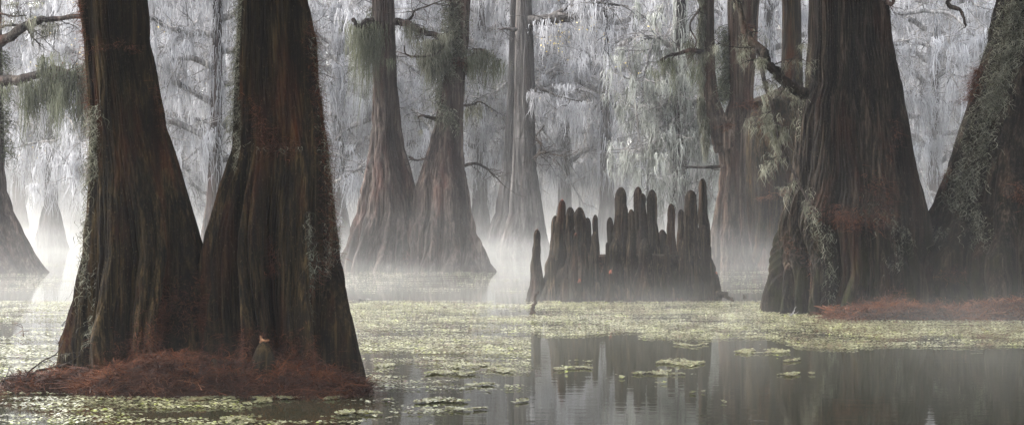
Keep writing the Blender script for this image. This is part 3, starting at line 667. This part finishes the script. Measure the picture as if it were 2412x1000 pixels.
trG2 = Trunk([(-90, 1205, 1225), (0, 1203, 1224), (200, 1196, 1222), (300, 1190, 1222), (400, 1183, 1224), (500, 1165, 1228), (560, 1145, 1232), (595, 1125, 1236)], dG2, 14, 26, nth=240, nz=200, flare=9, amp=.16, ridge=.03, rsp=.1, zflare=2.6)
tG2 = thing('cypress_tree', P(1185, 595, dG2) * [1, 1, 0], 'slimmer pale cypress pressed close behind the left side of the straight misty one', 'tree')
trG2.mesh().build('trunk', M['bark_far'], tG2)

# =================================================================== moss-draped trees behind
def back_tree(px, base_r, top_r, d, seed, label, nb=10, moss=42, per=30, L=1.15, spread=3.4, lean=0., mat=None, group='moss-draped trees in the mist', zlo=2.6, zhi=9.6, gold=0, mm=None, W=.028, top=15, ybase=None):
    rr = np.random.default_rng(seed)
    yb = HZ + CAMH * F / d; base_r *= .7; top_r *= .75; nb += 3
    rows = [(-150, px + lean - top_r, px + lean + top_r), (100, px + lean * .7 - top_r * 1.1, px + lean * .7 + top_r * 1.1), (350, px + lean * .3 - top_r * 1.4, px + lean * .3 + top_r * 1.4), (480, px - top_r * 1.9, px + top_r * 1.9), (yb, px - base_r, px + base_r)]
    tr = Trunk(rows, d, top, seed, nth=120, nz=110, flare=8, amp=.16, ridge=.03, rsp=.13, zflare=2.6)
    t = thing('cypress_tree', P(px, yb, d) * [1, 1, 0], label, 'tree', group)
    tr.mesh().build('trunk', mat or M['bark_far'], t)
    gm = G(); th = rr.random(900) * 6.28; zz = 2.2 + 10 * rr.random(900); S_, _ = tr.surf(th, zz)
    ribbons(gm, S_, np.stack([np.cos(th), np.sin(th), 0 * th], -1), .9 * (.3 + rr.random(900)), W, 5, .03, 6, .04, .9, rr); gm.build('hanging_moss', mm or Mf, t)
    for k in range(nb):
        z = zlo + (zhi - zlo) * (k + .4 * rr.random()) / nb
        x0 = np.interp(z, tr.z, tr.xc); a = (rr.random() * .9 - .45) + (math.pi if k % 2 else 0)
        l = spread * (.6 + .7 * rr.random()) * (1 - .3 * max(0, z - 8) / 4)
        dirv = np.array([math.cos(a), math.sin(a) * .8, 0])
        b = np.array([x0, d, z])
        ct = [b, b + dirv * l * .35 + [0, 0, .1 + .7 * rr.random()], b + dirv * l * .7 + [0, rr.normal(0, .3), .1 + .6 * rr.normal()], b + dirv * l + [0, rr.normal(0, .4), rr.normal(-.3, .7)]]
        p = curve(ct, 14, .03, rr); g = G()
        tube(g, p, np.linspace(.10, .022, len(p)), 7, .1, rr)
        an = twigs(g, p, 30, 1.3, .020, rr, 1, 1., .7)
        br = g.build('branch', M['twig_far'], t)
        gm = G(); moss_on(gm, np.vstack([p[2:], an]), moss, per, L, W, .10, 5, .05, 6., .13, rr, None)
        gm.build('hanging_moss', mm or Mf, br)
        if gold and k % 3 == 1:
            gg = G(); m = gold; A = an[rr.integers(0, len(an), m)] + rr.normal(0, .12, (m, 3))
            ribbons(gg, A, rdir(m, .8, rr), .07, .06, 2, 0, 1, .2, .3, rr, taper=False); gg.build('golden_leaves', M['leaf_gold'], br)
    return t
BT = [
 (505, 55, 14, 60, 'misty grey cypress showing in the gap between the two near trunks', dict(nb=11, lean=10)),
 (120, 60, 12, 70, 'pale mossy cypress in the bright mist behind the left edge limbs', dict(nb=9, gold=20)),
 (300, 50, 12, 66, 'mossy cypress mostly hidden behind the leaning near trunk', dict(nb=9, gold=16)),
 (420, 40, 11, 74, 'thin pale cypress in the mist just right of the leaning near trunk', dict(nb=9, gold=30)),
 (800, 50, 11, 67, 'misty cypress with long moss curtains just right of the near pair', dict(nb=10)),
 (990, 40, 11, 72, 'pale cypress seen in the gap between the middle-distance pair', dict(nb=10)),
 (1130, 50, 13, 70, 'mist-grey cypress right behind the bent reddish one', dict(nb=10, lean=8)),
 (1330, 45, 12, 73, 'pale cypress with a few golden leaves, right of the straight misty cypress', dict(nb=11, gold=46)),
 (1430, 45, 13, 69, 'pale moss-hung cypress above the tall left knees of the stump', dict(nb=8, gold=26, lean=-6, zlo=4.4)),
 (1600, 55, 15, 60, 'greenish moss-laden cypress just left of the forked one', dict(nb=5, lean=5, mm='moss_green', zlo=2.6, zhi=5.6, spread=1.3, L=1.1)),
 (1540, 45, 13, 76, 'shadowy cypress deep in the mist above the middle of the stump', dict(nb=7, zlo=4.6)),
 (1810, 45, 12, 66, 'misty cypress hidden behind the forked trunk', dict(nb=9)),
 (2200, 38, 12, 72, 'dim cypress standing in the mist between the two big right-hand trunks', dict(nb=11)),
 (2280, 40, 11, 77, 'faint pale cypress behind the mossy shoulder of the right edge trunk', dict(nb=9)),
 (45, 40, 11, 80, 'faint moss-veiled cypress deep in the mist between the left edge limbs', dict(nb=11)),
 (2050, 40, 12, 70, 'misty cypress masked by the massive trunk', dict(nb=6)),
 (660, 40, 12, 70, 'misty cypress masked by the right trunk of the near pair', dict(nb=6)),
]
for i, (px, br_, tr_, d, lb, kw) in enumerate(BT):
    kw = dict(kw)
    if 'mm' in kw: kw['mm'] = M[kw['mm']]
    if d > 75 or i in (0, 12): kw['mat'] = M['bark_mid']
    bt = back_tree(px, br_, tr_, d, 400 + i, lb, **kw)
    if i == 3: gold(bt, [(358, 55), (362, 62), (372, 58), (380, 72), (386, 54), (350, 66), (470, 215)], 62, 112)
    if i == 1: gold(bt, [(194, 112), (197, 125), (196, 135), (167, 3), (88, 152)], 58, 113, 7)

# far wood: reads as one mass
rr = np.random.default_rng(77); g = G(); gb = G()
for k in range(110):
    d = 82 + 24 * rr.random(); x = rr.uniform(-27, 27)
    r = .15 + .25 * rr.random(); z = np.linspace(-.2, 15, 16)
    pts = np.stack([x + np.cumsum(rr.normal(0, .05, 16)), np.full(16, d), z], -1)
    tube(gb, pts, r * (1 + 1.6 * np.exp(-z / 1.6)) * (1 - z / 30), 12, .05, rr)
    for q in range(12):
        zz = 1.8 + 10.2 * rr.random(); a = rr.random() * 6.28; l = 1.5 + 3 * rr.random()
        e = np.array([math.cos(a), math.sin(a), 0]) * l; b = np.array([x, d, zz])
        p = curve([b, b + e * .5 + [0, 0, .3], b + e + [0, 0, -.3]], 8, .04, rr)
        tube(gb, p, np.linspace(.07, .02, len(p)), 5, .1, rr)
        moss_on(g, p[1:], 17, 26, 1.3, .05, .2, 4, .05, 5, .12, rr)
gb.build('far_wood', M['bark_far']); tag(bpy.data.objects['far_wood'], 'dim far-off trunks closing the swamp behind the mist', 'far wood', kind='stuff')
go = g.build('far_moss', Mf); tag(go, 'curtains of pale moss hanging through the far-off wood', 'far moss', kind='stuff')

# =================================================================== water and floating weed
def box(name, lo, hi, mat):
    g = G(); lo, hi = np.array(lo, float), np.array(hi, float)
    V = [[(lo, hi)[i][0], (lo, hi)[j][1], (lo, hi)[k][2]] for k in (0, 1) for j in (0, 1) for i in (0, 1)]
    g.add(V, [[0, 2, 3, 1], [4, 5, 7, 6], [0, 1, 5, 4], [2, 6, 7, 3], [0, 4, 6, 2], [1, 3, 7, 5]])
    return g.build(name, mat, None, smooth=False)
m, nt, out = mat_new('swamp_water'); M['water'] = m
b = N(nt, 'ShaderNodeBsdfPrincipled'); b.inputs['Base Color'].default_value = (.022, .022, .013, 1); b.inputs['Roughness'].default_value = .03; b.inputs['IOR'].default_value = 1.33
bp = N(nt, 'ShaderNodeBump'); bp.inputs['Strength'].default_value = .10; bp.inputs['Distance'].default_value = .01
n1 = noise(nt, (2.2, 5., 1), 1, 3, .5); nt.links.new(n1, bp.inputs['Height']); nt.links.new(bp.outputs[0], b.inputs['Normal'])
nt.links.new(b.outputs[0], out.inputs[0])
g = G(); g.add([[-240, -8, 0], [240, -8, 0], [240, 240, 0], [-240, 240, 0]], [[0, 1, 2, 3]])
tag(g.build('water', M['water'], None, False), kind='structure')

m, nt, out = mat_new('pondweed_leaf'); M['weed'] = m
at = N(nt, 'ShaderNodeAttribute'); at.attribute_name = 'rnd'
c = ramp(nt, at.outputs['Fac'], [(0, (.08, .03, .015)), (.12, (.09, .07, .03)), (.3, (.13, .125, .06)), (.7, (.25, .245, .14)), (.92, (.42, .405, .27)), (1, (.24, .27, .05))]).outputs[0]
b = N(nt, 'ShaderNodeBsdfPrincipled'); b.inputs['Roughness'].default_value = .3; b.inputs['Specular IOR Level'].default_value = .5
nt.links.new(c, b.inputs['Base Color'])
t = N(nt, 'ShaderNodeBsdfTranslucent'); nt.links.new(c, t.inputs[0])
mx = N(nt, 'ShaderNodeMixShader'); mx.inputs[0].default_value = .25
nt.links.new(b.outputs[0], mx.inputs[1]); nt.links.new(t.outputs[0], mx.inputs[2]); nt.links.new(mx.outputs[0], out.inputs[0])
def leaves(g, x, y, size, rr, tilt=.22, v=None):
    n = len(x); a = rr.random(n) * 6.28
    u = np.stack([np.cos(a), np.sin(a), rr.normal(0, tilt, n)], -1); w = np.stack([-np.sin(a), np.cos(a), rr.normal(0, tilt, n)], -1)
    s = (size * (.6 + .8 * rr.random(n)))[:, None]
    c = np.stack([x, y, .010 + .012 * rr.random(n)], -1)
    V = np.stack([c - u * s, c - w * s * .7 + u * s * .1, c + u * s, c + w * s * .7 + u * s * .1], 1)
    V[..., 2] = np.maximum(V[..., 2], .003)
    g.add(V.reshape(-1, 3), np.arange(n * 4).reshape(-1, 4), A=np.repeat(rr.random(n) if v is None else v, 4))
def wmask(px, py, x, y):
    """how much weed floats at a place: bands given where the photo shows them (converted to the water plane)"""
    big = field2(x, y, 1.6, 5) * .5 + field2(x * .5, y, .55, 6) * .5
    st = field2(x * .35, y, .22, 8)
    fn = field2(x * .4, y, .075, 17) * .6 + field2(x * .8, y, .035, 18) * .4
    f = big * .42 + st * .26 + fn * .32
    edge = 790 + 35 * np.clip((px - 1500) / 500, 0, 1) + 6 * np.sin(px / 60.) + np.clip((900 - px) / 400, 0, 1) * -5
    main = ((py > 684 + 20 * (field2(x * .6, y, 1.1, 15)) + 10 * field2(x, y, .4, 16)) & (py < edge + 26 * (field2(x, y, .8, 11) - .5))).astype(float)
    main *= np.clip((py - 688) / 22, .25, 1)
    dens = np.where(f > .462 * main + (1 - main) * 9, main, 0)
    left = (px < 200)
    dens = np.where(left & (py > 745) & (py < 815), np.where(f > .56, .8, 0), dens)
    near = (py > 815) & (px < 1260) & (py < edge + 130 + 0 * px)
    dens = np.where((py > edge) & (px > 840) & (px < 1250), np.where(f > .55 + .0009 * (py - 850), .95, 0), dens)
    dens = np.where((py > 915) & (px < 860), np.where(f > .55 + .0002 * np.maximum(px - 250, 0), .9, 0), dens)
    dens = np.where((py > 815) & (py <= 915) & (px < 180), np.where(f > .42, .9, 0), dens)
    far = (py <= 688)
    dens = np.where(far, np.where((st > .66) & (py > 612 + 40 * field2(x * .4, y, 1.5, 31)), .3, 0), dens)
    return dens
rr = np.random.default_rng(99); g = G()
n = 1800000
# equal density on the water: pick by area
y = np.sqrt(rr.random(n) * (60. ** 2 - 14.8 ** 2) + 14.8 ** 2); x = rr.uniform(-.262, .262, n) * y
px, py = CX + x / y * F, HZ + CAMH / y * F
dn = wmask(px, py, x, y)
keep = rr.random(n) < dn * np.where(y < 24, .8, .55)
x, y = x[keep], y[keep]
v = np.clip(rr.normal(.5, .16, len(x)) + (field2(x, y, .25, 13) - .5) * .9 + (field2(x, y, .09, 14) - .5) * .5, 0, 1)
leaves(g, x, y, np.full(len(x), .0145), rr, .14, v)
# explicit streaks on the open water (px0, px1, py, thickness)
for (a, b_, yy, th) in [(1545, 1660, 855, 7), (1490, 1640, 880, 5), (1340, 1410, 853, 2), (1252, 1395, 868, 4), (1522, 1570, 905, 2), (1830, 1885, 883, 4), (1905, 1920, 882, 2), (1625, 1660, 924, 2), (1320, 1338, 880, 2), (1428, 1470, 892, 3), (1585, 1668, 812, 3), (1730, 1860, 828, 8), (1845, 1885, 850, 3), (880, 930, 862, 5), (1000, 1120, 880, 6), (1150, 1215, 872, 6), (1700, 1725, 948, 1.5), (1205, 1245, 946, 3), (890, 1110, 945, 5), (790, 900, 975, 6), (1050, 1150, 965, 3), (930, 965, 976, 2), (1040, 1160, 908, 3), (1020, 1180, 862, 4), (1135, 1165, 908, 2), (520, 620, 990, 8), (420, 640, 945, 12), (620, 860, 935, 6)]:
    m_ = int((b_ - a) * th * 1.5); qx = a + (b_ - a) * rr.beta(1.3, 1.3, m_); qy = yy + rr.normal(0, th * .45, m_) * np.sin(np.pi * np.clip((qx - a) / (b_ - a), .05, .95)) ** .5 + 2 * np.sin(qx / 17.)
    dd = CAMH * F / (qy - HZ); xx = (qx - CX) / F * dd; kk = field2(xx, dd * .6, .09, 41) * .6 + field2(xx, dd, .3, 42) * .4 > .47
    leaves(g, xx[kk], dd[kk], np.full(kk.sum(), .015), rr, .2, np.clip(rr.normal(.5, .25, kk.sum()), 0, 1))
print('weed', g.n // 4)
tag(g.build('pondweed', M['weed'], None, False), 'sheet of small floating weed leaves, glinting cream where the light catches it', 'pondweed', kind='stuff')

# =================================================================== air
def vol_mat(name, col, dens, aniso):
    m, nt, out = mat_new(name)
    v = N(nt, 'ShaderNodeVolumePrincipled'); v.inputs['Color'].default_value = (*col, 1); v.inputs['Density'].default_value = dens; v.inputs['Anisotropy'].default_value = aniso
    nt.links.new(v.outputs[0], out.inputs['Volume']); return m, nt, v
mh, _, _ = vol_mat('haze_air', (.85, .85, .90), .0003, .0)
tag(box('haze', (-250, -12, -1), (250, 250, 18), mh), 'thin even haze filling the swamp', 'haze', kind='stuff')
mm_, nt, v = vol_mat('water_mist', (.80, .785, .745), .03, .0)
geo = nt.nodes.new('ShaderNodeNewGeometry'); sx = nt.nodes.new('ShaderNodeSeparateXYZ'); nt.links.new(geo.outputs['Position'], sx.inputs[0])
def mth(op, a, b=None):
    n_ = nt.nodes.new('ShaderNodeMath'); n_.operation = op
    for i, q in enumerate((a, b)):
        if q is None: continue
        if isinstance(q, (int, float)): n_.inputs[i].default_value = q
        else: nt.links.new(q, n_.inputs[i])
    return n_.outputs[0]
hz = mth('EXPONENT', mth('MULTIPLY', sx.outputs[2], -1 / 1.15))
yr = N(nt, 'ShaderNodeMapRange'); yr.inputs['From Min'].default_value = 16; yr.inputs['From Max'].default_value = 75; yr.inputs['To Min'].default_value = 0; yr.inputs['To Max'].default_value = 1
nt.links.new(sx.outputs[1], yr.inputs[0])
tc = nt.nodes.new('ShaderNodeTexCoord'); nz_ = nt.nodes.new('ShaderNodeTexNoise'); nz_.inputs['Scale'].default_value = 1; nz_.inputs['Detail'].default_value = 2
mp = nt.nodes.new('ShaderNodeMapping'); mp.inputs['Scale'].default_value = (.38, .20, 1.3); nt.links.new(geo.outputs['Position'], mp.inputs[0]); nt.links.new(mp.outputs[0], nz_.inputs['Vector'])
nr_ = N(nt, 'ShaderNodeMapRange'); nr_.inputs['From Min'].default_value = .35; nr_.inputs['From Max'].default_value = .68; nr_.inputs['To Min'].default_value = .05; nr_.inputs['To Max'].default_value = 2.3
nt.links.new(nz_.outputs['Fac'], nr_.inputs[0])
yp = mth('ADD', mth('MULTIPLY', mth('POWER', yr.outputs[0], 7.), .027), .0006)
low_ = mth('MULTIPLY', mth('EXPONENT', mth('MULTIPLY', sx.outputs[2], -1 / .5)), mth('ADD', mth('MULTIPLY', yr.outputs[0], .036), .0012))
tall = mth('MULTIPLY', mth('MULTIPLY', mth('MAXIMUM', mth('SUBTRACT', 1, mth('DIVIDE', sx.outputs[2], 11.4)), 0), mth('POWER', yr.outputs[0], 6.)), .015)
dn_ = mth('ADD', tall, mth('MULTIPLY', mth('ADD', mth('MULTIPLY', hz, yp), low_), nr_.outputs[0]))
nt.links.new(dn_, v.inputs['Density'])
tag(box('mist', (-26, 15, .002), (26, 110, 11.4), mm_), 'pale mist rising off the water, thickest low down and far back', 'mist', kind='stuff')

# =================================================================== light, sky, camera
SUN_EL, SUN_AZ = R(42), R(-68)      # azimuth measured from the view direction (+Y), negative = left
w = bpy.data.worlds.new('World'); SC.world = w; w.use_nodes = True; nt = w.node_tree
bg = nt.nodes['Background']; sk = nt.nodes.new('ShaderNodeTexSky'); sk.sky_type = 'NISHITA'; sk.sun_disc = False
sk.sun_elevation = SUN_EL; sk.sun_rotation = SUN_AZ; sk.air_density = 1.; sk.dust_density = 4.; sk.ozone_density = 1.
hs = nt.nodes.new('ShaderNodeHueSaturation'); hs.inputs['Saturation'].default_value = .27; nt.links.new(sk.outputs[0], hs.inputs['Color']); nt.links.new(hs.outputs[0], bg.inputs[0])   # thin overcast; bg.inputs[1].default_value = .06
L = bpy.data.lights.new('sun', 'SUN'); L.energy = 1.3; L.angle = R(20); L.color = (1, .96, .9)
lo = bpy.data.objects.new('sun', L); COL.objects.link(lo)
from mathutils import Vector
sd = Vector((math.sin(SUN_AZ) * math.cos(SUN_EL), math.cos(SUN_AZ) * math.cos(SUN_EL), math.sin(SUN_EL)))
lo.rotation_euler = (-sd).to_track_quat('-Z', 'Y').to_euler()
cam = bpy.data.cameras.new('camera'); co = bpy.data.objects.new('camera', cam); COL.objects.link(co)
cam.sensor_width = 36; cam.lens = 36 * F / 2412; cam.clip_end = 1000
co.location = (0, 0, CAMH); co.rotation_euler = (R(90), 0, 0); cam.shift_y = (HZ - 500) / 2412
SC.camera = co
SC.view_settings.view_transform = 'Standard'; SC.view_settings.look = 'None'; SC.view_settings.gamma = 1; SC.view_settings.exposure = 0.22
cy = SC.cycles
cy.use_denoising = True; cy.max_bounces = 8; cy.diffuse_bounces = 3; cy.glossy_bounces = 3; cy.transmission_bounces = 2; cy.volume_bounces = 3; cy.transparent_max_bounces = 4
cy.volume_step_rate = 1.0; cy.volume_max_steps = 64; cy.sample_clamp_indirect = 6; cy.use_adaptive_sampling = True; cy.adaptive_threshold = .02
for o in bpy.data.objects:
    if '_b' in o: del o['_b']
